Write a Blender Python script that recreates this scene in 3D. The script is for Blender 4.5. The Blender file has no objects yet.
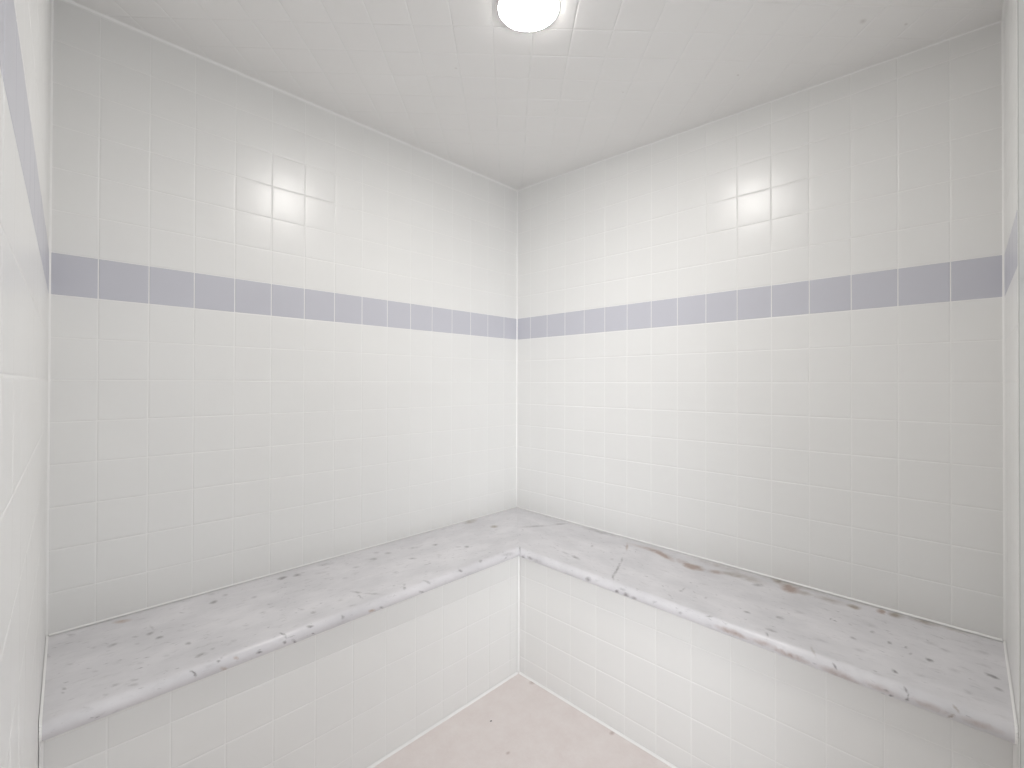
import bpy, bmesh, math, random
from mathutils import Vector, Matrix

SC = bpy.context.scene
COL = SC.collection
ZF = 1.128                      # eye height above the floor; the corner of the room is the origin
rnd = random.Random(7)

# ------------------------------------------------------------------ camera
cd = bpy.data.cameras.new('camera'); cam = bpy.data.objects.new('camera', cd); COL.objects.link(cam)
F, PITCH, YAW, ROLL = 468.1, .00605, -.00047, .00297
az = math.pi / 4 + YAW
fw = Vector((math.cos(az) * math.cos(PITCH), math.sin(az) * math.cos(PITCH), math.sin(PITCH)))
rt = fw.cross(Vector((0, 0, 1))).normalized(); up = rt.cross(fw)
c_, s_ = math.cos(ROLL), math.sin(ROLL)
rt2 = rt * c_ + up * s_; up2 = -rt * s_ + up * c_
cam.matrix_world = Matrix.Translation((-1.71268, -1.65201, ZF)) @ Matrix((rt2, up2, -fw)).transposed().to_4x4()
cd.sensor_width = 36; cd.lens = F / 1024 * 36
cd.shift_x = 3.333 / 1024; cd.shift_y = -3.675 / 1024
cd.clip_start = .005
SC.camera = cam

# ------------------------------------------------------------------ world and exposure
w = bpy.data.worlds.new('world'); SC.world = w; w.use_nodes = True
bg = w.node_tree.nodes['Background']
# daylight of the room outside the doorway: even, with its window low behind the camera
wt = w.node_tree; WN = wt.nodes
wc = WN.new('ShaderNodeTexCoord'); wd = WN.new('ShaderNodeVectorMath'); wd.operation = 'DOT_PRODUCT'
wt.links.new(wc.outputs['Generated'], wd.inputs[0]); wd.inputs[1].default_value = Vector((-.9, -1.0, .06)).normalized()
wm = WN.new('ShaderNodeMath'); wm.operation = 'MAXIMUM'; wt.links.new(wd.outputs['Value'], wm.inputs[0]); wm.inputs[1].default_value = 0
wp = WN.new('ShaderNodeMath'); wp.operation = 'POWER'; wt.links.new(wm.outputs[0], wp.inputs[0]); wp.inputs[1].default_value = 20
wa = WN.new('ShaderNodeMath'); wa.operation = 'MULTIPLY_ADD'; wt.links.new(wp.outputs[0], wa.inputs[0]); wa.inputs[1].default_value = 7.5; wa.inputs[2].default_value = 1.15
wt.links.new(wa.outputs[0], bg.inputs[1]); bg.inputs[0].default_value = (.95, .97, 1.0, 1)
SC.view_settings.view_transform = 'Standard'
try: SC.view_settings.look = 'None'
except Exception: pass
SC.view_settings.gamma = 1; SC.view_settings.use_curve_mapping = False
SC.view_settings.exposure = 0.03
LAMP = 120.0

# ------------------------------------------------------------------ materials
def nt(name):
    m = bpy.data.materials.new(name); m.use_nodes = True
    t = m.node_tree; b = t.nodes['Principled BSDF']
    return m, t, b
def simple(name, col, rough=.5, spec=.5):
    m, t, b = nt(name)
    b.inputs['Base Color'].default_value = (*col, 1); b.inputs['Roughness'].default_value = rough
    b.inputs['Specular IOR Level'].default_value = spec
    return m
def tile_mat(name, col, rough=.3):
    m, t, b = nt(name)
    N = t.nodes; L = t.links
    tc = N.new('ShaderNodeTexCoord')
    n = N.new('ShaderNodeTexNoise'); n.inputs['Scale'].default_value = 3.0; n.inputs['Detail'].default_value = 3
    L.new(tc.outputs['Object'], n.inputs['Vector'])
    r = N.new('ShaderNodeValToRGB')
    r.color_ramp.elements[0].position = .35; r.color_ramp.elements[1].position = .65
    r.color_ramp.elements[0].color = (*[c * .985 for c in col], 1)
    r.color_ramp.elements[1].color = (*col, 1)
    L.new(n.outputs['Fac'], r.inputs[0]); L.new(r.outputs[0], b.inputs['Base Color'])
    b.inputs['Roughness'].default_value = rough
    n2 = N.new('ShaderNodeTexNoise'); n2.inputs['Scale'].default_value = 22; n2.inputs['Detail'].default_value = 1
    L.new(tc.outputs['Object'], n2.inputs['Vector'])
    bp = N.new('ShaderNodeBump'); bp.inputs['Strength'].default_value = .04; bp.inputs['Distance'].default_value = .01
    L.new(n2.outputs['Fac'], bp.inputs['Height']); L.new(bp.outputs[0], b.inputs['Normal'])
    return m
M_TILE = tile_mat('white_glazed_tile', (.80, .795, .78))
M_BAND = tile_mat('blue_grey_glazed_tile', (.56, .56, .61))
M_GROUT = simple('white_grout', (.845, .84, .825), .7, .3)
M_CEIL = tile_mat('ceiling_tile', (.86, .85, .835), .6)
M_CAULK = simple('white_caulk', (.88, .875, .86), .5, .4)
M_METAL = simple('pale_door_frame', (.66, .68, .67), .3)
M_SEAL = simple('grey_door_seal', (.50, .51, .50), .5)
M_FLAT = simple('painted_wall_back', (.7, .7, .69), .7)

def spots(mat, pts, colour, strength):
    """small grime specks at fixed places of a surface (object coordinates)"""
    t = mat.node_tree; N = t.nodes; L = t.links; b = N['Principled BSDF']
    tc = N.new('ShaderNodeTexCoord'); acc = None
    for (x, y, z, r) in pts:
        mp = N.new('ShaderNodeMapping'); mp.vector_type = 'TEXTURE'
        mp.inputs['Location'].default_value = (x, y, z); mp.inputs['Scale'].default_value = (r, r * .7, r * 3)
        L.new(tc.outputs['Object'], mp.inputs[0])
        g = N.new('ShaderNodeTexGradient'); g.gradient_type = 'SPHERICAL'; L.new(mp.outputs[0], g.inputs[0])
        if acc is None: acc = g.outputs['Fac']
        else:
            a = N.new('ShaderNodeMath'); a.operation = 'MAXIMUM'; L.new(acc, a.inputs[0]); L.new(g.outputs['Fac'], a.inputs[1]); acc = a.outputs[0]
    k = N.new('ShaderNodeMath'); k.operation = 'MULTIPLY'; k.use_clamp = True; k.inputs[1].default_value = strength
    L.new(acc, k.inputs[0])
    old = b.inputs['Base Color']
    mx = N.new('ShaderNodeMix'); mx.data_type = 'RGBA'
    if old.is_linked: L.new(old.links[0].from_socket, mx.inputs[6])
    else: mx.inputs[6].default_value = old.default_value
    mx.inputs[7].default_value = (*colour, 1)
    L.new(k.outputs[0], mx.inputs[0]); L.new(mx.outputs[2], old)

# floor: pinkish cast solid surface
M_FLOOR, t, b = nt('pinkish_cast_floor'); N = t.nodes; L = t.links
tc = N.new('ShaderNodeTexCoord')
n = N.new('ShaderNodeTexNoise'); n.inputs['Scale'].default_value = 14; n.inputs['Detail'].default_value = 8; n.inputs['Roughness'].default_value = .7
L.new(tc.outputs['Object'], n.inputs['Vector'])
r = N.new('ShaderNodeValToRGB'); r.color_ramp.elements[0].position = .3; r.color_ramp.elements[1].position = .7
r.color_ramp.elements[0].color = (.76, .685, .665, 1); r.color_ramp.elements[1].color = (.82, .765, .745, 1)
L.new(n.outputs['Fac'], r.inputs[0]); L.new(r.outputs[0], b.inputs['Base Color'])
b.inputs['Roughness'].default_value = .45
n2 = N.new('ShaderNodeTexNoise'); n2.inputs['Scale'].default_value = 90; n2.inputs['Detail'].default_value = 3
L.new(tc.outputs['Object'], n2.inputs['Vector'])
bp = N.new('ShaderNodeBump'); bp.inputs['Strength'].default_value = .12; bp.inputs['Distance'].default_value = .01
L.new(n2.outputs['Fac'], bp.inputs['Height']); L.new(bp.outputs[0], b.inputs['Normal'])

# marble marks: (along, across, angle, half length, half width, strength, kind d=dark b=red-brown g=tan o=orange)
MARKS_LEFT = [(1.5543, 0.0393, 2.541, 0.0247, 0.0124, 0.7, 'o'), (1.6535, 0.0339, 2.051, 0.0122, 0.0065, 0.7, 'd'), (1.5844, 0.167, -2.791, 0.0119, 0.0086, 0.8, 'd'), (1.5115, 0.1667, 0.956, 0.0099, 0.0082, 0.9, 'd'), (1.4987, 0.206, 2.407, 0.0104, 0.0082, 1, 'd'), (1.5404, 0.1575, 2.149, 0.0101, 0.0057, 0.4, 'd'), (1.6956, 0.1226, 2.037, 0.0099, 0.0041, 0.7, 'd'), (1.6607, 0.1961, 2.085, 0.0119, 0.0049, 0.35, 'd'), (1.6733, 0.3016, 2.016, 0.0077, 0.0033, 0.8, 'd'), (1.6752, 0.3176, 1.928, 0.0069, 0.0029, 0.8, 'd'), (1.566, 0.3698, 2.325, 0.0099, 0.0055, 0.7, 'd'), (1.595, 0.3618, -3.11, 0.0123, 0.0068, 0.5, 'd'), (1.5698, 0.3895, 2.579, 0.0104, 0.006, 0.55, 'd'), (1.6132, 0.3887, 2.365, 0.009, 0.0053, 0.35, 'd'), (1.4539, 0.2859, 2.329, 0.0095, 0.0076, 0.6, 'd'), (1.4482, 0.3657, -2.961, 0.0094, 0.0074, 0.8, 'd'), (1.4655, 0.4183, 1.828, 0.0087, 0.003, 1, 'd'), (1.4705, 0.412, 2.515, 0.0062, 0.0024, 0.7, 'd'), (1.4994, 0.4467, -3.133, 0.0075, 0.0012, 0.8, 'd'), (1.503, 0.1342, 1.641, 0.0241, 0.0032, 0.4, 'd'), (1.6179, 0.1485, 1.923, 0.0091, 0.0076, 0.35, 'd'), (1.5414, 0.201, 2.057, 0.0081, 0.0058, 0.4, 'd'), (1.3549, 0.0876, 1.048, 0.0133, 0.0103, 1.2, 'd'), (1.1536, 0.0558, -2.932, 0.018, 0.0142, 1.1, 'd'), (1.1101, 0.0662, 2.835, 0.0148, 0.0133, 0.9, 'd'), (1.0025, 0.0428, 2.874, 0.0307, 0.0145, 0.5, 'd'), (1.046, 0.1033, 2.842, 0.0261, 0.0111, 0.4, 'd'), (1.318, 0.0618, 1.549, 0.0119, 0.0087, 0.5, 'd'), (1.261, 0.1376, 0.973, 0.0115, 0.0099, 0.45, 'd'), (1.3459, 0.0245, 2.314, 0.0122, 0.0092, 0.4, 'd'), (1.1749, 0.352, 1.265, 0.0093, 0.0088, 0.9, 'd'), (1.1916, 0.311, 2.263, 0.0092, 0.0077, 0.45, 'd'), (1.2078, 0.4112, 2.945, 0.0124, 0.0039, 1, 'd'), (1.2743, 0.4029, 2.147, 0.0122, 0.0037, 0.9, 'd'), (1.2705, 0.4158, 1.921, 0.0062, 0.0028, 0.6, 'd'), (1.2739, 0.4264, -2.966, 0.0052, 0.0044, 1, 'd'), (1.2456, 0.4385, 2.185, 0.0185, 0.0044, 1.1, 'd'), (1.3332, 0.4273, 2.789, 0.0094, 0.004, 1, 'd'), (1.4189, 0.4115, 2.531, 0.0053, 0.0035, 1, 'd'), (1.4111, 0.4077, 2.708, 0.005, 0.0036, 0.5, 'd'), (1.3838, 0.4188, 2.617, 0.0067, 0.004, 0.6, 'o'), (1.4061, 0.4377, 2.166, 0.0158, 0.0066, 0.6, 'o'), (1.4396, 0.3629, 2.694, 0.0128, 0.0073, 0.7, 'd'), (1.4177, 0.3557, -2.621, 0.0071, 0.0062, 0.5, 'd'), (1.4535, 0.2894, 2.061, 0.0089, 0.0072, 0.6, 'd'), (1.119, 0.4191, 1.966, 0.0068, 0.0047, 0.8, 'd'), (1.0322, 0.3211, 1.988, 0.0212, 0.0075, 0.7, 'd'), (1.0031, 0.3647, 2.221, 0.0345, 0.0076, 0.5, 'd'), (1.038, 0.3574, -1.687, 0.0225, 0.0044, 0.5, 'd'), (0.9411, 0.142, 2.76, 0.0146, 0.0119, 0.5, 'd'), (0.862, 0.119, 2.529, 0.0155, 0.0138, 0.8, 'd'), (0.7946, 0.1035, 2.364, 0.0163, 0.0135, 0.6, 'd'), (0.8246, 0.0661, 2.236, 0.0146, 0.0125, 0.4, 'd'), (1.0796, 0.3903, 2.64, 0.0148, 0.0079, 0.35, 'd'), (1.0306, 0.4317, 2.768, 0.0157, 0.0064, 0.7, 'o'), (1.3727, 0.355, 2.902, 0.0093, 0.0067, 0.4, 'd'), (0.6954, 0.1233, 2.819, 0.0248, 0.013, 0.5, 'd'), (0.6188, 0.1553, 2.418, 0.0154, 0.0136, 0.9, 'd'), (0.7621, 0.2116, 2.491, 0.0159, 0.0117, 0.7, 'd'), (0.6731, 0.2544, 1.648, 0.0118, 0.0102, 0.4, 'd'), (0.546, 0.2585, 1.042, 0.0144, 0.0114, 1, 'd'), (0.5702, 0.2372, 2.244, 0.0155, 0.0108, 0.45, 'd'), (0.3003, 0.1514, 1.029, 0.0213, 0.0197, 1, 'g'), (0.9134, 0.3986, 1.041, 0.0109, 0.0053, 0.9, 'd'), (0.9009, 0.3791, 1.128, 0.009, 0.0053, 0.5, 'd'), (0.8334, 0.4072, 2.24, 0.016, 0.0048, 0.6, 'd'), (0.8601, 0.4314, 2.654, 0.0136, 0.0047, 1, 'd'), (0.7003, 0.4108, 2.985, 0.0098, 0.0061, 1, 'd'), (0.6007, 0.4022, 0.627, 0.0102, 0.007, 0.9, 'd'), (0.9995, 0.4345, 2.461, 0.011, 0.0054, 1.1, 'd'), (0.3263, 0.021, -2.847, 0.0485, 0.0285, 0.6, 'g'), (0.4725, 0.4147, 3.022, 0.039, 0.009, 0.5, 'd'), (0.5262, -0.0078, -2.901, 0.0359, 0.0226, 0.35, 'd'), (1.0819, 0.2519, 2.416, 0.01, 0.0088, 0.35, 'd'), (1.2745, 0.2517, 2.497, 0.0113, 0.0074, 0.35, 'd'), (1.3291, 0.2948, 2.475, 0.0107, 0.0067, 0.35, 'd'), (1.5026, 0.311, 2.35, 0.0096, 0.0057, 0.35, 'd'), (1.6228, 0.2707, 2.271, 0.0102, 0.0058, 0.3, 'd'), (1.5479, 0.3041, 2.333, 0.0093, 0.0054, 0.3, 'd'), (1.6459, 0.4038, 2.693, 0.0078, 0.0034, 0.3, 'd'), (1.4547, 0.2036, 2.283, 0.0094, 0.0063, 0.3, 'd'), (1.0093, 0.2011, 2.678, 0.0121, 0.0091, 0.35, 'd'), (0.8692, 0.2743, 2.782, 0.013, 0.0093, 0.35, 'd'), (1.0899, 0.3366, 2.611, 0.0109, 0.0074, 0.3, 'd')]
MARKS_RIGHT = [(1.0167, 0.0288, -3.104, 0.1158, 0.0282, 0.35, 'g'), (1.2275, 0.0072, -3.094, 0.1101, 0.03, 0.4, 'g'), (1.4075, -0.0032, -3.091, 0.0924, 0.0285, 0.4, 'g'), (1.5606, -0.0194, -3.085, 0.079, 0.0268, 0.35, 'g'), (1.6482, -0.0071, -3.1, 0.0443, 0.0216, 0.3, 'g'), (0.2748, 0.1673, 2.152, 0.0772, 0.0165, 0.6, 'd'), (0.3299, 0.0609, 2.045, 0.0384, 0.0151, 0.7, 'd'), (0.783, 0.317, -1.942, 0.0743, 0.0053, 0.9, 'd'), (0.7494, 0.23, -2.059, 0.034, 0.0045, 0.6, 'd'), (0.8071, 0.3798, -2.188, 0.0275, 0.0049, 0.7, 'd'), (0.6921, 0.0998, -2.079, 0.0511, 0.0064, 0.8, 'b'), (0.5677, 0.322, -2.963, 0.024, 0.0095, 0.6, 'd'), (0.6204, 0.3308, -2.852, 0.0277, 0.009, 0.8, 'd'), (0.7335, 0.426, 2.748, 0.0144, 0.0095, 1.3, 'd'), (0.5918, 0.1895, 1.038, 0.0147, 0.0076, 0.6, 'd'), (0.7192, 0.2479, 1.136, 0.0119, 0.0069, 0.4, 'd'), (0.8442, 0.432, 2.474, 0.0103, 0.0069, 1.1, 'd'), (0.8763, 0.4325, 2.951, 0.0135, 0.0082, 1, 'd'), (0.9042, 0.4326, 2.946, 0.0131, 0.0081, 0.7, 'd'), (0.8617, 0.4186, 3.125, 0.0152, 0.0044, 0.5, 'd'), (0.9738, 0.4197, 2.789, 0.008, 0.004, 0.7, 'd'), (1.0531, 0.4252, 2.705, 0.0079, 0.0039, 0.7, 'd'), (1.0091, 0.2969, 1.534, 0.0171, 0.0046, 0.6, 'd'), (1.0088, 0.3171, 1.225, 0.0089, 0.0071, 0.5, 'd'), (1.0808, 0.3062, 1.445, 0.009, 0.0052, 0.5, 'd'), (1.1294, 0.406, 2.696, 0.0129, 0.0036, 0.7, 'd'), (0.8014, 0.0617, -2.81, 0.0776, 0.0257, 0.5, 'b'), (0.8388, 0.0806, -2.627, 0.0611, 0.0179, 0.8, 'b'), (0.9571, 0.1039, -3.056, 0.0394, 0.03, 1.3, 'b'), (0.9171, 0.0943, -2.558, 0.0462, 0.0211, 0.6, 'b'), (1.0273, 0.0918, 2.634, 0.0308, 0.0206, 0.8, 'b'), (0.7461, 0.0588, -3.107, 0.082, 0.0204, 0.4, 'b'), (0.5171, 0.0238, -3.106, 0.0985, 0.0171, 0.5, 'd'), (1.0666, 0.0744, 3.096, 0.0395, 0.0203, 0.6, 'g'), (1.1199, 0.0646, -2.996, 0.0607, 0.0298, 0.5, 'g'), (1.1604, 0.0983, 2.455, 0.0187, 0.0138, 0.8, 'd'), (1.2388, 0.0527, 1.27, 0.0383, 0.03, 1.4, 'b'), (1.2005, 0.0246, -2.328, 0.0312, 0.0211, 0.6, 'g'), (1.2777, 0.0569, 3.117, 0.0228, 0.0185, 0.7, 'g'), (1.3438, 0.054, -3.097, 0.048, 0.0237, 0.45, 'g'), (1.4016, 0.0531, 1.696, 0.0194, 0.0179, 1.1, 'g'), (1.4604, 0.0324, 1.352, 0.0199, 0.0113, 1.4, 'b'), (1.4927, 0.0273, 1.873, 0.023, 0.0204, 1.1, 'g'), (1.5526, 0.0195, 3.01, 0.0393, 0.0183, 0.8, 'g'), (1.6112, 0.0172, 3.092, 0.0366, 0.0143, 0.5, 'g'), (1.1965, 0.3102, -2.832, 0.0117, 0.008, 0.8, 'd'), (1.2705, 0.2773, 3.015, 0.0115, 0.0091, 1, 'd'), (1.2733, 0.3666, 3.126, 0.0155, 0.0081, 0.9, 'd'), (1.2721, 0.3954, -2.126, 0.0116, 0.0037, 0.7, 'd'), (1.4304, 0.2585, -2.425, 0.0098, 0.0076, 0.7, 'd'), (1.4983, 0.2176, 1.652, 0.0092, 0.0045, 1.1, 'd'), (1.3702, 0.184, 1.603, 0.0093, 0.0041, 0.7, 'd'), (1.4613, 0.184, 1.687, 0.0099, 0.0058, 0.7, 'd'), (1.4208, 0.4159, -2.237, 0.0089, 0.0038, 1.2, 'd'), (1.5216, 0.3571, -2.047, 0.01, 0.0062, 1.1, 'd'), (1.5124, 0.4274, 3.022, 0.0065, 0.0035, 0.9, 'd'), (1.5062, 0.4471, 1.438, 0.0085, 0.0047, 1.1, 'd'), (1.5217, 0.4374, 2.126, 0.0081, 0.0048, 1.1, 'd'), (1.2865, 0.4471, 2.016, 0.0132, 0.0034, 1, 'd'), (1.3725, 0.3937, -2.012, 0.0234, 0.0039, 0.4, 'g'), (1.1937, 0.4252, -3.119, 0.0471, 0.0095, 0.8, 'b'), (1.2733, 0.4247, -3.115, 0.0429, 0.0077, 0.5, 'b'), (1.3333, 0.4296, -3.117, 0.0438, 0.0101, 0.8, 'b'), (1.4299, 0.4327, -3.046, 0.0433, 0.0128, 0.6, 'b'), (1.5022, 0.4279, -3.065, 0.0316, 0.0098, 0.45, 'b'), (1.5832, 0.4267, -3.111, 0.0355, 0.0089, 0.5, 'b'), (1.6556, 0.4257, 3.117, 0.0323, 0.0081, 0.6, 'b'), (1.545, 0.411, -2.079, 0.0057, 0.0034, 1.2, 'd'), (1.5494, 0.4188, -1.469, 0.0048, 0.0023, 0.8, 'd'), (1.5471, 0.4301, 1.904, 0.0079, 0.0032, 1.1, 'd'), (1.6218, 0.4127, -2.245, 0.0084, 0.0029, 0.7, 'g'), (1.6146, 0.4315, 2.164, 0.0104, 0.0023, 0.7, 'g'), (1.5388, 0.2436, 1.668, 0.0089, 0.0033, 1, 'd'), (1.5291, 0.2139, 1.673, 0.0091, 0.0044, 0.6, 'd'), (1.5736, 0.2443, 1.264, 0.0102, 0.0069, 1.1, 'd'), (1.6751, 0.2236, -2.577, 0.0148, 0.0086, 1.3, 'd'), (1.6845, 0.2772, -2.417, 0.0093, 0.0082, 0.8, 'd'), (1.573, 0.1487, -2.997, 0.0159, 0.0125, 0.4, 'd'), (1.6611, 0.111, 2.873, 0.0148, 0.0122, 0.4, 'd'), (1.6151, 0.2556, -2.869, 0.0124, 0.0107, 0.35, 'd'), (1.6398, 0.3368, -2.446, 0.0101, 0.0092, 0.4, 'd'), (1.597, 0.1621, -3.055, 0.0135, 0.0091, 0.3, 'd'), (1.4504, 0.1475, 3.101, 0.0203, 0.0135, 0.3, 'd'), (1.374, 0.3299, 3.126, 0.0161, 0.0085, 0.3, 'd'), (1.3007, 0.2021, -3.036, 0.0189, 0.0102, 0.3, 'd'), (1.4522, 0.3115, 3.12, 0.0148, 0.0083, 0.25, 'd'), (1.5626, 0.3352, 3.055, 0.0126, 0.0074, 0.3, 'd'), (1.6647, 0.178, -2.863, 0.0123, 0.0085, 0.35, 'd'), (0.4342, 0.435, 2.513, 0.0165, 0.0088, 0.9, 'd'), (0.4717, 0.4278, 2.936, 0.015, 0.0077, 0.9, 'd'), (0.5064, 0.4294, 3.074, 0.0328, 0.0104, 0.5, 'd'), (0.4123, 0.4096, 0.91, 0.0212, 0.0046, 0.7, 'd')]

def marble(name, marks, seed):
    fr = random.Random(int(seed * 100) + 500)                       # a scatter of small faint flecks between the large ones
    marks = marks + [(fr.uniform(.1, 1.69), fr.uniform(.02, .39), fr.gauss(2.55 if seed > 0 else .55, .25), fr.uniform(.005, .011), fr.uniform(.0016, .0028), fr.uniform(.35, .8), 'd') for _ in range(55)]
    m, t, b = nt(name); N = t.nodes; L = t.links
    uv = N.new('ShaderNodeUVMap'); uv.uv_map = 'UVMap'
    wn = N.new('ShaderNodeTexNoise'); wn.inputs['Scale'].default_value = 60; wn.inputs['Detail'].default_value = 4
    wn.inputs['Roughness'].default_value = .65
    L.new(uv.outputs[0], wn.inputs['Vector'])
    sb = N.new('ShaderNodeVectorMath'); sb.operation = 'SUBTRACT'; L.new(wn.outputs['Color'], sb.inputs[0]); sb.inputs[1].default_value = (.5, .5, .5)
    ml = N.new('ShaderNodeVectorMath'); ml.operation = 'MULTIPLY'; L.new(sb.outputs[0], ml.inputs[0]); ml.inputs[1].default_value = (.013, .013, 0)
    ad = N.new('ShaderNodeVectorMath'); L.new(uv.outputs[0], ad.inputs[0]); L.new(ml.outputs[0], ad.inputs[1])
    P = ad.outputs[0]
    # soft clouding, stretched along the slab
    def noise(scale, sx, sy, det, off, src=None):
        mp = N.new('ShaderNodeMapping'); mp.inputs['Scale'].default_value = (sx, sy, 1); mp.inputs['Location'].default_value = (off, off * .7, 0)
        mp.inputs['Rotation'].default_value = (0, 0, seed * .25)
        L.new(src or P, mp.inputs[0])
        q = N.new('ShaderNodeTexNoise'); q.inputs['Scale'].default_value = scale; q.inputs['Detail'].default_value = det
        q.inputs['Roughness'].default_value = .6
        L.new(mp.outputs[0], q.inputs['Vector']); return q.outputs['Fac']
    cl = noise(7, .8, 1.3, 5, 3.1 * seed)
    r = N.new('ShaderNodeValToRGB'); e = r.color_ramp.elements
    e[0].position = .30; e[0].color = (.63, .62, .64, 1); e[1].position = .66; e[1].color = (.765, .75, .77, 1)
    L.new(cl, r.inputs[0]); col = r.outputs[0]
    def mixc(a, fac, c):
        mx = N.new('ShaderNodeMix'); mx.data_type = 'RGBA'; L.new(fac, mx.inputs[0]); L.new(a, mx.inputs[6]); mx.inputs[7].default_value = (*c, 1)
        return mx.outputs[2]
    # fine faint streaks
    st = noise(40, .6, 1.7, 3, 9.3 * seed)
    mr = N.new('ShaderNodeMapRange'); mr.inputs['From Min'].default_value = .57; mr.inputs['From Max'].default_value = .78; mr.inputs['To Max'].default_value = .28
    L.new(st, mr.inputs['Value']); col = mixc(col, mr.outputs[0], (.30, .29, .29))
    st = noise(60, .6, 1.8, 2, 5.3 * seed)
    mr = N.new('ShaderNodeMapRange'); mr.inputs['From Min'].default_value = .66; mr.inputs['From Max'].default_value = .78; mr.inputs['To Max'].default_value = .75
    L.new(st, mr.inputs['Value']); col = mixc(col, mr.outputs[0], (.26, .25, .26))
    cols = {'g': (.30, .245, .19), 'b': (.36, .255, .21), 'o': (.44, .31, .23), 'd': (.20, .19, .195)}
    br = noise(45, 1, 1, 3, 2.2 * seed)
    bm = N.new('ShaderNodeMapRange'); bm.inputs['From Min'].default_value = .30; bm.inputs['From Max'].default_value = .62; bm.inputs['To Min'].default_value = .35
    L.new(br, bm.inputs['Value'])
    for k in 'gbod':
        acc = None
        for (u, v, a, l, wd, s, kk) in marks:
            if kk != k: continue
            mp = N.new('ShaderNodeMapping'); mp.vector_type = 'TEXTURE'
            mp.inputs['Location'].default_value = (u, v, 0); mp.inputs['Rotation'].default_value = (0, 0, a)
            mp.inputs['Scale'].default_value = (l * 1.1, wd * 1.1, 1)
            L.new(P, mp.inputs[0])
            g = N.new('ShaderNodeTexGradient'); g.gradient_type = 'SPHERICAL'; L.new(mp.outputs[0], g.inputs[0])
            q = N.new('ShaderNodeMath')
            q.operation = 'MULTIPLY_ADD'; L.new(g.outputs['Fac'], q.inputs[0]); q.inputs[1].default_value = s * (1.05 if k == 'd' else 1.3)
            if acc is None: q.inputs[2].default_value = 0
            else: L.new(acc, q.inputs[2])
            acc = q.outputs[0]
        if acc is None: continue
        x = N.new('ShaderNodeMath'); x.operation = 'MULTIPLY'; x.use_clamp = True; L.new(acc, x.inputs[0]); L.new(bm.outputs[0], x.inputs[1])
        y = N.new('ShaderNodeMath'); y.operation = 'MINIMUM'; L.new(x.outputs[0], y.inputs[0]); y.inputs[1].default_value = .85
        col = mixc(col, y.outputs[0], cols[k])
    L.new(col, b.inputs['Base Color']); b.inputs['Roughness'].default_value = .32
    return m
M_MARL = marble('white_marble_left', MARKS_LEFT, 1.0)
M_MARR = marble('white_marble_right', MARKS_RIGHT, -1.4)

# ------------------------------------------------------------------ mesh helpers
def link(name, bm, mats, parent=None, smooth=False, **props):
    me = bpy.data.meshes.new(name); bm.normal_update(); bm.to_mesh(me); bm.free()
    for m in (mats if isinstance(mats, (list, tuple)) else [mats]): me.materials.append(m)
    if smooth:
        for p in me.polygons: p.use_smooth = True
    o = bpy.data.objects.new(name, me); COL.objects.link(o)
    if parent: o.parent = parent
    for k, v in props.items(): o[k] = v
    return o
def empty(name, loc, label, cat, group=None):
    o = bpy.data.objects.new(name, None); COL.objects.link(o); o.location = loc
    o.empty_display_size = .1
    o['label'] = label; o['category'] = cat
    if group: o['group'] = group
    return o
def box(bm, a, b, mi=0):
    vs = [bm.verts.new((x, y, z)) for z in (a[2], b[2]) for y in (a[1], b[1]) for x in (a[0], b[0])]
    for f in ((0, 2, 3, 1), (4, 5, 7, 6), (0, 1, 5, 4), (2, 6, 7, 3), (0, 4, 6, 2), (1, 3, 7, 5)):
        bm.faces.new([vs[i] for i in f]).material_index = mi
def prism(bm, poly, z0, z1, mi=0):
    """upright prism; z0, z1 numbers or functions of (x, y)"""
    f0 = z0 if callable(z0) else (lambda x, y: z0); f1 = z1 if callable(z1) else (lambda x, y: z1)
    lo = [bm.verts.new((x, y, f0(x, y))) for x, y in poly]; hi = [bm.verts.new((x, y, f1(x, y))) for x, y in poly]
    n = len(poly)
    bm.faces.new(lo[::-1]).material_index = mi; bm.faces.new(hi).material_index = mi
    for i in range(n): bm.faces.new((lo[i], lo[(i + 1) % n], hi[(i + 1) % n], hi[i])).material_index = mi

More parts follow.
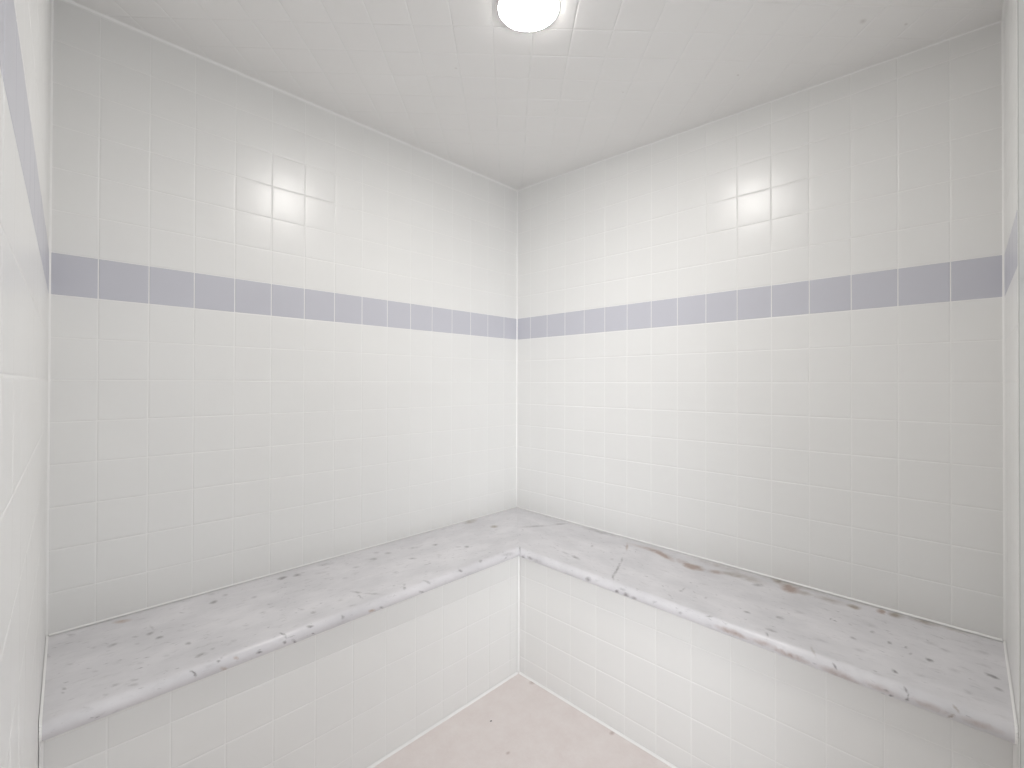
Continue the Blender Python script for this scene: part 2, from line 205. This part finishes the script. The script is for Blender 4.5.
GAP, DEP = .0010, .0005
def tiles(bm, O, U, V, Nn, us, vs, matfn, clip=None, tilt=.0015, bulge=.0005):
    """glazed tiles with eased edges standing DEP proud of the grout plane through O"""
    O, U, V, Nn = Vector(O), Vector(U).normalized(), Vector(V).normalized(), Vector(Nn).normalized()
    for i in range(len(us) - 1):
        for j in range(len(vs) - 1):
            u0, u1, v0, v1 = us[i] + GAP, us[i + 1] - GAP, vs[j] + GAP, vs[j + 1] - GAP
            if u1 - u0 < .006 or v1 - v0 < .006: continue
            if clip and not clip((u0 + u1) / 2, (v0 + v1) / 2): continue
            tu, tv = rnd.gauss(0, tilt), rnd.gauss(0, tilt)
            def axis(a, b):
                e = min(.0018, (b - a) / 4); e2 = min(.006, (b - a) / 3)
                return [a, a + e * .35, a + e, a + e2, (2 * a + b) / 3, (a + 2 * b) / 3, b - e2, b - e, b - e * .35, b]
            A, B = axis(u0, u1), axis(v0, v1)
            cu, cv, hu, hv = (u0 + u1) / 2, (v0 + v1) / 2, (u1 - u0) / 2, (v1 - v0) / 2
            def h(u, v):
                d = min(u - u0, u1 - u, v - v0, v1 - v)
                e = min(1, max(0, d / .0018)); rim = DEP * math.sqrt(max(0, 1 - (1 - e) ** 2))
                p = bulge * (1 - ((u - cu) / hu) ** 2) * (1 - ((v - cv) / hv) ** 2)
                return (-.0001 if d < 1e-6 else 0) + rim + (p + (u - cu) * tu + (v - cv) * tv) * min(1, e)
            g = [[bm.verts.new(O + U * u + V * v + Nn * h(u, v)) for u in A] for v in B]
            mi = matfn(i, j)
            for y in range(len(B) - 1):
                for x in range(len(A) - 1):
                    f = bm.faces.new((g[y][x], g[y][x + 1], g[y + 1][x + 1], g[y + 1][x])); f.material_index = mi; f.smooth = True

T = .108; TV = .10773
ZB = ZF + .32807                                  # top of the band
rows = [ZB - n * TV for n in range(13, -8, -1)]   # row lines, bottom to top
rows = [z for z in rows if z > .02]
rows = [0.0] + rows
HT = 2.20
rows = [z for z in rows if z < HT]
band_j = min(range(len(rows)), key=lambda k: abs(rows[k] - (ZB - TV)))
bandmat = lambda i, j: 1 if j == band_j else 0

def cols(first, end):
    c = [0.0, first]
    while c[-1] + T < end: c.append(c[-1] + T)
    c.append(end); return c

# ------------------------------------------------------------------ walls
LL, LR = 1.694, 1.699
A0 = Vector((-1.6990, 0, 0)); A1 = Vector((-1.7500, -1.700, 0))     # left end wall, slightly out of square
B0 = Vector((0, -1.7030, 0)); B1 = Vector((-.425, -1.7070, 0))      # right end wall, up to the doorway
TH = .10
def wall(name, poly, O, U, Nn, us):
    bm = bmesh.new()
    prism(bm, poly, -.05, HT, 2)
    tiles(bm, O, U, (0, 0, 1), Nn, us, rows, bandmat)
    bmesh.ops.recalc_face_normals(bm, faces=[f for f in bm.faces if f.material_index == 2])
    return link(name, bm, [M_TILE, M_BAND, M_GROUT], kind='structure')
wall('wall_left', [(0, 0), (TH, TH), (-1.7990, TH), (-1.7990, 0)], (0, 0, 0), (-1, 0, 0), (0, -1, 0), cols(.86139 * T, 1.6990))
wall('wall_right', [(0, 0), (TH, TH), (TH, -1.803), (0, -1.803)], (0, 0, 0), (0, -1, 0), (-1, 0, 0), cols(.8491 * T, 1.7030))
dA = (A1 - A0); nA = Vector((-dA.y, dA.x, 0)).normalized()
if nA.x < 0: nA = -nA
wall('wall_end_left', [(A0.x, -.0002), (A0.x - TH, -.0002), (A1.x - TH, A1.y), (A1.x, A1.y)], A0, dA, nA, cols(.62 * T, dA.length))
dB = (B1 - B0); nB = Vector((-dB.y, dB.x, 0)).normalized()
if nB.y < 0: nB = -nB
wall('wall_end_right', [(-.0002, B0.y), (-.0002, B0.y - TH), (B1.x, B1.y - TH), (B1.x, B1.y)], B0, dB, nB, cols(.8 * T, dB.length))

# door opening: frame jamb, head and the wall over it
def zc(x, y): return ZF + .983 + .0366 * y        # ceiling underside falls towards the doorway
bm = bmesh.new()
jx = -.425
prism(bm, [(jx, -1.7080), (jx, -1.80), (jx - .032, -1.80), (jx - .032, -1.7100)], 0, HT)
bmesh.ops.recalc_face_normals(bm, faces=bm.faces)
link('trim_1', bm, M_SEAL, kind='structure')
bm = bmesh.new()
prism(bm, [(jx - .0322, -1.7078), (jx - .0322, -1.80), (jx - .20, -1.80), (jx - .20, -1.710)], 0, HT)
bmesh.ops.recalc_face_normals(bm, faces=bm.faces)
link('trim_2', bm, M_METAL, kind='structure')
bm = bmesh.new(); box(bm, (-.87, -1.80, 0), (jx - .2002, -1.711, HT)); bmesh.ops.recalc_face_normals(bm, faces=bm.faces)
link('wall_beside_door', bm, M_FLAT, kind='structure')
bm = bmesh.new(); box(bm, (-1.73, -1.80, 1.96), (-.8702, -1.705, 2.0)); bmesh.ops.recalc_face_normals(bm, faces=bm.faces)
link('trim_10', bm, M_METAL, kind='structure')
bm = bmesh.new(); box(bm, (-1.84, -1.80, 2.0), (-.8702, -1.702, HT)); bmesh.ops.recalc_face_normals(bm, faces=bm.faces)
link('wall_over_door', bm, M_FLAT, kind='structure')

# ------------------------------------------------------------------ ceiling (diagonal tiles, slight fall)
LCX, LCY = -.846, -.853
bm = bmesh.new()
poly = [(.1, .1), (-1.9, .1), (-1.9, -1.8), (.1, -1.8)]
prism(bm, poly, lambda x, y: zc(x, y), lambda x, y: zc(x, y) + .12, 1)
bmesh.ops.recalc_face_normals(bm, faces=bm.faces)
q = math.sqrt(.5)
# tile frame: U along (+1,-1), V along (+1,+1)
us = [.02 + n * T for n in range(-17, 18)]
vs = [-(n + .45) * T for n in range(24, -3, -1)]
def inside(u, v):
    x, y = q * (u + v), q * (v - u)
    return -1.86 < x < .075 and -1.78 < y < .075
bt = bmesh.new()
tiles(bt, (0, 0, 0), (q, -q, 0), (q, q, 0), (0, 0, -1), us, vs, lambda i, j: 0, clip=inside, tilt=.0015)
for v in bt.verts: v.co.z += zc(v.co.x, v.co.y)
me = bpy.data.meshes.new('tmp'); bt.to_mesh(me); bt.free(); bm.from_mesh(me); bpy.data.meshes.remove(me)
link('ceiling', bm, [M_CEIL, M_GROUT], kind='structure')
def atceil(px, py):
    d = fw + rt2 * ((px - 508.667) / F) - up2 * ((py - 380.325) / F); C = cam.matrix_world.translation
    P = C.copy()
    for _ in range(8): tt = (zc(P.x, P.y) - C.z) / d.z; P = C + d * tt
    return P
sp = []
for px, py, r in ((863, 21, .013), (906, 24, .007), (456, 68, .006), (738, 75, .007), (623, 92, .005), (555, 110, .004)):
    P = atceil(px, py); sp.append((P.x, P.y, P.z, r))
spots(M_CEIL, sp, (.5, .47, .44), .5)

# ------------------------------------------------------------------ floor
bm = bmesh.new(); box(bm, (-1.9, -1.8, -.12), (.1, .1, 0)); bmesh.ops.recalc_face_normals(bm, faces=bm.faces)
link('floor', bm, M_FLOOR, kind='structure')
def atz(px, py, z):
    d = fw + rt2 * ((px - 508.667) / F) - up2 * ((py - 380.325) / F); C = cam.matrix_world.translation
    return C + d * ((z - C.z) / d.z)
P = atz(491, 721, 0); spots(M_FLOOR, [(P.x, P.y, 0, .0045)], (.03, .025, .02), 3)
P1 = atz(533, 682, 0); P2 = atz(508, 753, 0); P3 = atz(612, 733, 0)
spots(M_FLOOR, [(P1.x, P1.y, 0, .022), (P2.x, P2.y, 0, .010), (P3.x, P3.y, 0, .014)], (.46, .36, .33), .8)

# ------------------------------------------------------------------ caulk lines
def bead(bm, P, Q, n1, n2, r=.004):
    """concave-ish fillet along P-Q in the angle between directions n1 and n2"""
    P, Q, n1, n2 = Vector(P), Vector(Q), Vector(n1).normalized(), Vector(n2).normalized()
    pr = [Vector((0, 0, 0)), n1 * r, n1 * r * .45 + n2 * r * .45, n2 * r]
    a = [bm.verts.new(P + x) for x in pr]; b = [bm.verts.new(Q + x) for x in pr]; n = len(pr)
    fs = [bm.faces.new((a[i], a[(i + 1) % n], b[(i + 1) % n], b[i])) for i in range(n)]
    fs += [bm.faces.new(a[::-1]), bm.faces.new(b)]
    bmesh.ops.recalc_face_normals(bm, faces=fs)
def beadobj(name, parent, segs, **pr):
    bm = bmesh.new()
    for s in segs: bead(bm, *s)
    return link(name, bm, M_CAULK, parent, **pr)
X, Y, Z = Vector((1, 0, 0)), Vector((0, 1, 0)), Vector((0, 0, 1))
zs = lambda w, s: ZF - .628 - (.010 if w == 'L' else .015) * s / 1.7       # slab top height
beadobj('trim_3', None, [((0, 0, zs('L', 0)), (0, 0, zc(0, 0)), -X, -Y, .005)], kind='structure')
beadobj('trim_4', None, [((-1.6990, 0, zs('L', 1.7)), (-1.6990, 0, zc(0, 0)), nA, -Y, .0048)], kind='structure')
beadobj('trim_5', None, [((0, -1.7030, zs('R', 1.7)), (0, -1.7030, zc(0, -1.7)), nB, -X, .0048)], kind='structure')
beadobj('trim_6', None, [((0, 0, zc(0, 0)), (-1.694, 0, zc(0, 0)), -Y, -Z, .0055)], kind='structure')
beadobj('trim_7', None, [((0, 0, zc(0, 0)), (0, -1.698, zc(0, -1.698)), -X, -Z, .0045)], kind='structure')
beadobj('trim_8', None, [((A0.x, 0, zc(0, 0)), (A1.x, A1.y, zc(0, A1.y)), nA, -Z, .005)], kind='structure')
beadobj('trim_9', None, [((B0.x, B0.y, zc(0, B0.y)), (B1.x, B1.y, zc(0, B1.y)), nB, -Z, .005)], kind='structure')

# ------------------------------------------------------------------ benches
FR, VC, RAD = .385, .397, .0188
def bench(side, label, slab_label, mat):
    L_ = side == 'L'
    end = 1.6988 if L_ else 1.7030
    def W(s, off, z): return (-s, -off, z) if L_ else (-off, -s, z)
    root = empty('shower_bench', W(1.0, FR / 2, 0), label, 'bench', 'stone topped benches meeting in the corner')
    inv = Matrix.Translation(-root.location)
    def put(name, bm, mats, **k):
        bm.transform(inv); return link(name, bm, mats, root, **k)
    fo = .015 if L_ else .005                                       # the front runs slightly out of parallel
    fs_ = lambda s: FR + .0006 + fo * max(0, s - FR) / 1.3
    # base: tiled front on a solid body, mitred towards the corner
    def endx(off): return end + (.0300 if L_ else .0094) * off - .0016
    zt = lambda s: zs(side, s) - 2 * RAD
    bm = bmesh.new()
    foot = [(.005, .004), (FR, FR - .001), (endx(FR), FR - .001), (endx(.004), .004)]
    lo = [bm.verts.new(W(s, o, 0.0)) for s, o in foot]; hi = [bm.verts.new(W(s, o, zt(s) - .0005)) for s, o in foot]
    for f in [lo, hi] + [[lo[i], lo[(i + 1) % 4], hi[(i + 1) % 4], hi[i]] for i in range(4)]: bm.faces.new(f).material_index = 1
    bmesh.ops.recalc_face_normals(bm, faces=bm.faces)
    z0 = ZF - .749; rz = [0.0] + [z for z in [z0 - k * .1045 for k in range(6, -2, -1)] if .02 < z < zt(1.7) - .002] + [ZF - .628 - 2 * RAD - .0125]
    c0 = .7565 - 10 * .108 if L_ else 1.1802 - 10 * .108
    cs = [c0 + k * (.1072 if L_ else .1085) + (0.0 if L_ else -.0) for k in range(0, 30)]
    if L_: cs = [.7565 + k * .1069 for k in range(-6, 12)]
    else: cs = [1.1802 + k * .1088 for k in range(-10, 8)]
    cs = [FR + .001] + [c for c in cs if FR + .012 < c < endx(FR) - .012] + [endx(FR)]
    tiles(bm, W(0, FR - .001, 0), W(1, 0, 0), (0, 0, 1), W(0, 1, 0), cs, rz, lambda i, j: 0)
    for v in bm.verts:
        sv, ov = (-v.co.x, -v.co.y) if L_ else (-v.co.y, -v.co.x)
        if ov > .3:
            ov += fo * max(0, sv - FR) / 1.3; v.co = Vector(W(sv, ov, v.co.z))
    put('tiled_base', bm, [M_TILE, M_GROUT])
    # marble slab: profile swept along the wall, mitred at the corner, scribed to the end wall
    prof = [(.0022, 0.0)]
    k = 22
    for i in range(1, k): prof.append((.0015 + (VC - .0015) * i / k, 0.0))
    for i in range(0, 17):
        a = math.pi * i / 16; prof.append((VC + RAD * math.sin(a), -RAD + RAD * math.cos(a)))
    prof.append((.0015, -2 * RAD))
    vlen = []; acc = .0015
    for i, (o, h) in enumerate(prof):
        if i: acc += math.hypot(o - prof[i - 1][0], h - prof[i - 1][1])
        vlen.append(acc)
    bm = bmesh.new(); uvl = bm.loops.layers.uv.new('UVMap')
    K = 40; ring = []
    for i in range(K + 1):
        row = []
        for (o, h) in prof:
            s0 = o + .00015; s1 = endx(o) + .0004; s = s0 + (s1 - s0) * i / K
            ow = o * (1 + (.032 if L_ else .006) * (max(0, s - o - .02) / 1.7) ** 2)
            row.append((bm.verts.new(W(s, ow, zs(side, s) + h)), s))
        ring.append(row)
    n = len(prof)
    def face(quad):
        f = bm.faces.new([q_[0] for q_ in quad]); f.smooth = True
        for lp, q_ in zip(f.loops, quad): lp[uvl].uv = (q_[1], q_[2])
    for i in range(K):
        for j in range(n - 1):
            a, b_, c, d = ring[i][j], ring[i + 1][j], ring[i + 1][j + 1], ring[i][j + 1]
            face([(a[0], a[1], vlen[j]), (b_[0], b_[1], vlen[j]), (c[0], c[1], vlen[j + 1]), (d[0], d[1], vlen[j + 1])])
        a, b_, c, d = ring[i][n - 1], ring[i + 1][n - 1], ring[i + 1][0], ring[i][0]
        bm.faces.new((a[0], b_[0], c[0], d[0]))
    for i in (0, K): bm.faces.new([bm.verts.new(x[0].co) for x in ring[i]])
    bmesh.ops.recalc_face_normals(bm, faces=bm.faces)
    o = put('marble_seat', bm, mat, label=slab_label)
    # caulk: wall joint, floor joint, end joint
    segs = [(W(.006, 0.0014, zs(side, 0)+.0003), W(end - .006, .0014, zs(side, end)+.0003), Vector(W(0, 1, 0)), Z, .0035 if L_ else .0045),
            (W(FR + .0078, fs_(FR), .0002), W(endx(FR), fs_(end), .0002), Vector(W(0, 1, 0)), Z, .006)]
    en = nA if L_ else nB
    fl = 1 + (.032 if L_ else .006)* ((end - VC) / 1.7) ** 2
    pp = [(.006, 0.0, Z)] + [((VC + (RAD + .0003) * math.sin(a)) * fl, -RAD + (RAD + .0003) * math.cos(a), (Vector(W(0, 1, 0)) * math.sin(a) + Z * math.cos(a))) for a in [i * math.pi * .9 / 10 for i in range(11)]]
    for (o1, h1, m1), (o2, h2, m2) in zip(pp, pp[1:]):
        segs.append((W(endx(o1) + .0005, o1, zs(side, end) + h1 + .0003), W(endx(o2) + .0005, o2, zs(side, end) + h2 + .0003), en, m1, .0042))
    segs.append((W(endx(FR) + .0009, fs_(end), .007), W(endx(FR) + .0009, fs_(end), zt(end) - .001), en, Vector(W(0, 1, 0)), .006))
    segs.append((W(FR + .012, fs_(FR), zt(FR) - .0006), W(endx(FR) - .008, fs_(end), zt(end) - .0006), Vector(W(0, 1, 0)), -Z, .007 if L_ else .004))
    bm = bmesh.new()
    for s in segs: bead(bm, *s)
    put('caulk_line', bm, M_CAULK)
    return root
bl = bench('L', 'white tiled bench with grey speckled marble seat, along the left wall of the shower', 'pale grey marble seat with dark flecks', M_MARL)
br = bench('R', 'white tiled bench with brown veined marble seat, along the right wall of the shower', 'pale marble seat with rust brown veining along its back', M_MARR)
# inner corner of the two bases
bm = bmesh.new(); bead(bm, (-FR - .0012, -FR - .0012, .001), (-FR - .0012, -FR - .0012, ZF - .672), -X, -Y, .006); bm.transform(Matrix.Translation(-br.location))
link('corner_caulk', bm, M_CAULK, br)

# ------------------------------------------------------------------ ceiling light
zl = zc(LCX, LCY)
root = empty('ceiling_light', (LCX, LCY, zl), 'round white domed ceiling light, switched on, in the tiled ceiling', 'ceiling light')
def lathe(prof, seg=64):
    bm = bmesh.new(); rings = []
    for r_, z_ in prof:
        if r_ < 1e-6: rings.append([bm.verts.new((0, 0, z_))])
        else: rings.append([bm.verts.new((r_ * math.cos(2 * math.pi * i / seg), r_ * math.sin(2 * math.pi * i / seg), z_)) for i in range(seg)])
    for a, b_ in zip(rings, rings[1:]):
        for i in range(seg):
            if len(a) == 1: f = bm.faces.new((a[0], b_[i], b_[(i + 1) % seg]))
            elif len(b_) == 1: f = bm.faces.new((a[i], b_[0], a[(i + 1) % seg]))
            else: f = bm.faces.new((a[i], b_[i], b_[(i + 1) % seg], a[(i + 1) % seg]))
            f.smooth = True
    bmesh.ops.recalc_face_normals(bm, faces=bm.faces); return bm
M_TRIM = simple('white_light_trim', (.85, .85, .84), .4)
link('trim_ring', lathe([(.074, .0), (.074, -.003), (.0770, -.0050), (.0790, -.004), (.0795, -.0015), (.0795, .004)]), M_TRIM, root, label='thin white trim ring')
m, t, b = nt('lit_lens')
b.inputs['Base Color'].default_value = (.9, .9, .88, 1)
b.inputs['Emission Color'].default_value = (1.0, .975, .94, 1); b.inputs['Emission Strength'].default_value = LAMP
dome = [(.0765 * math.sin(a), -.0045 - .0075 * math.cos(a)) for a in [i * math.pi / 2 / 14 for i in range(15)]]
link('lens', lathe(dome + [(.0735, -.0042), (.0735, .002)]), m, root, label='glowing white lens')
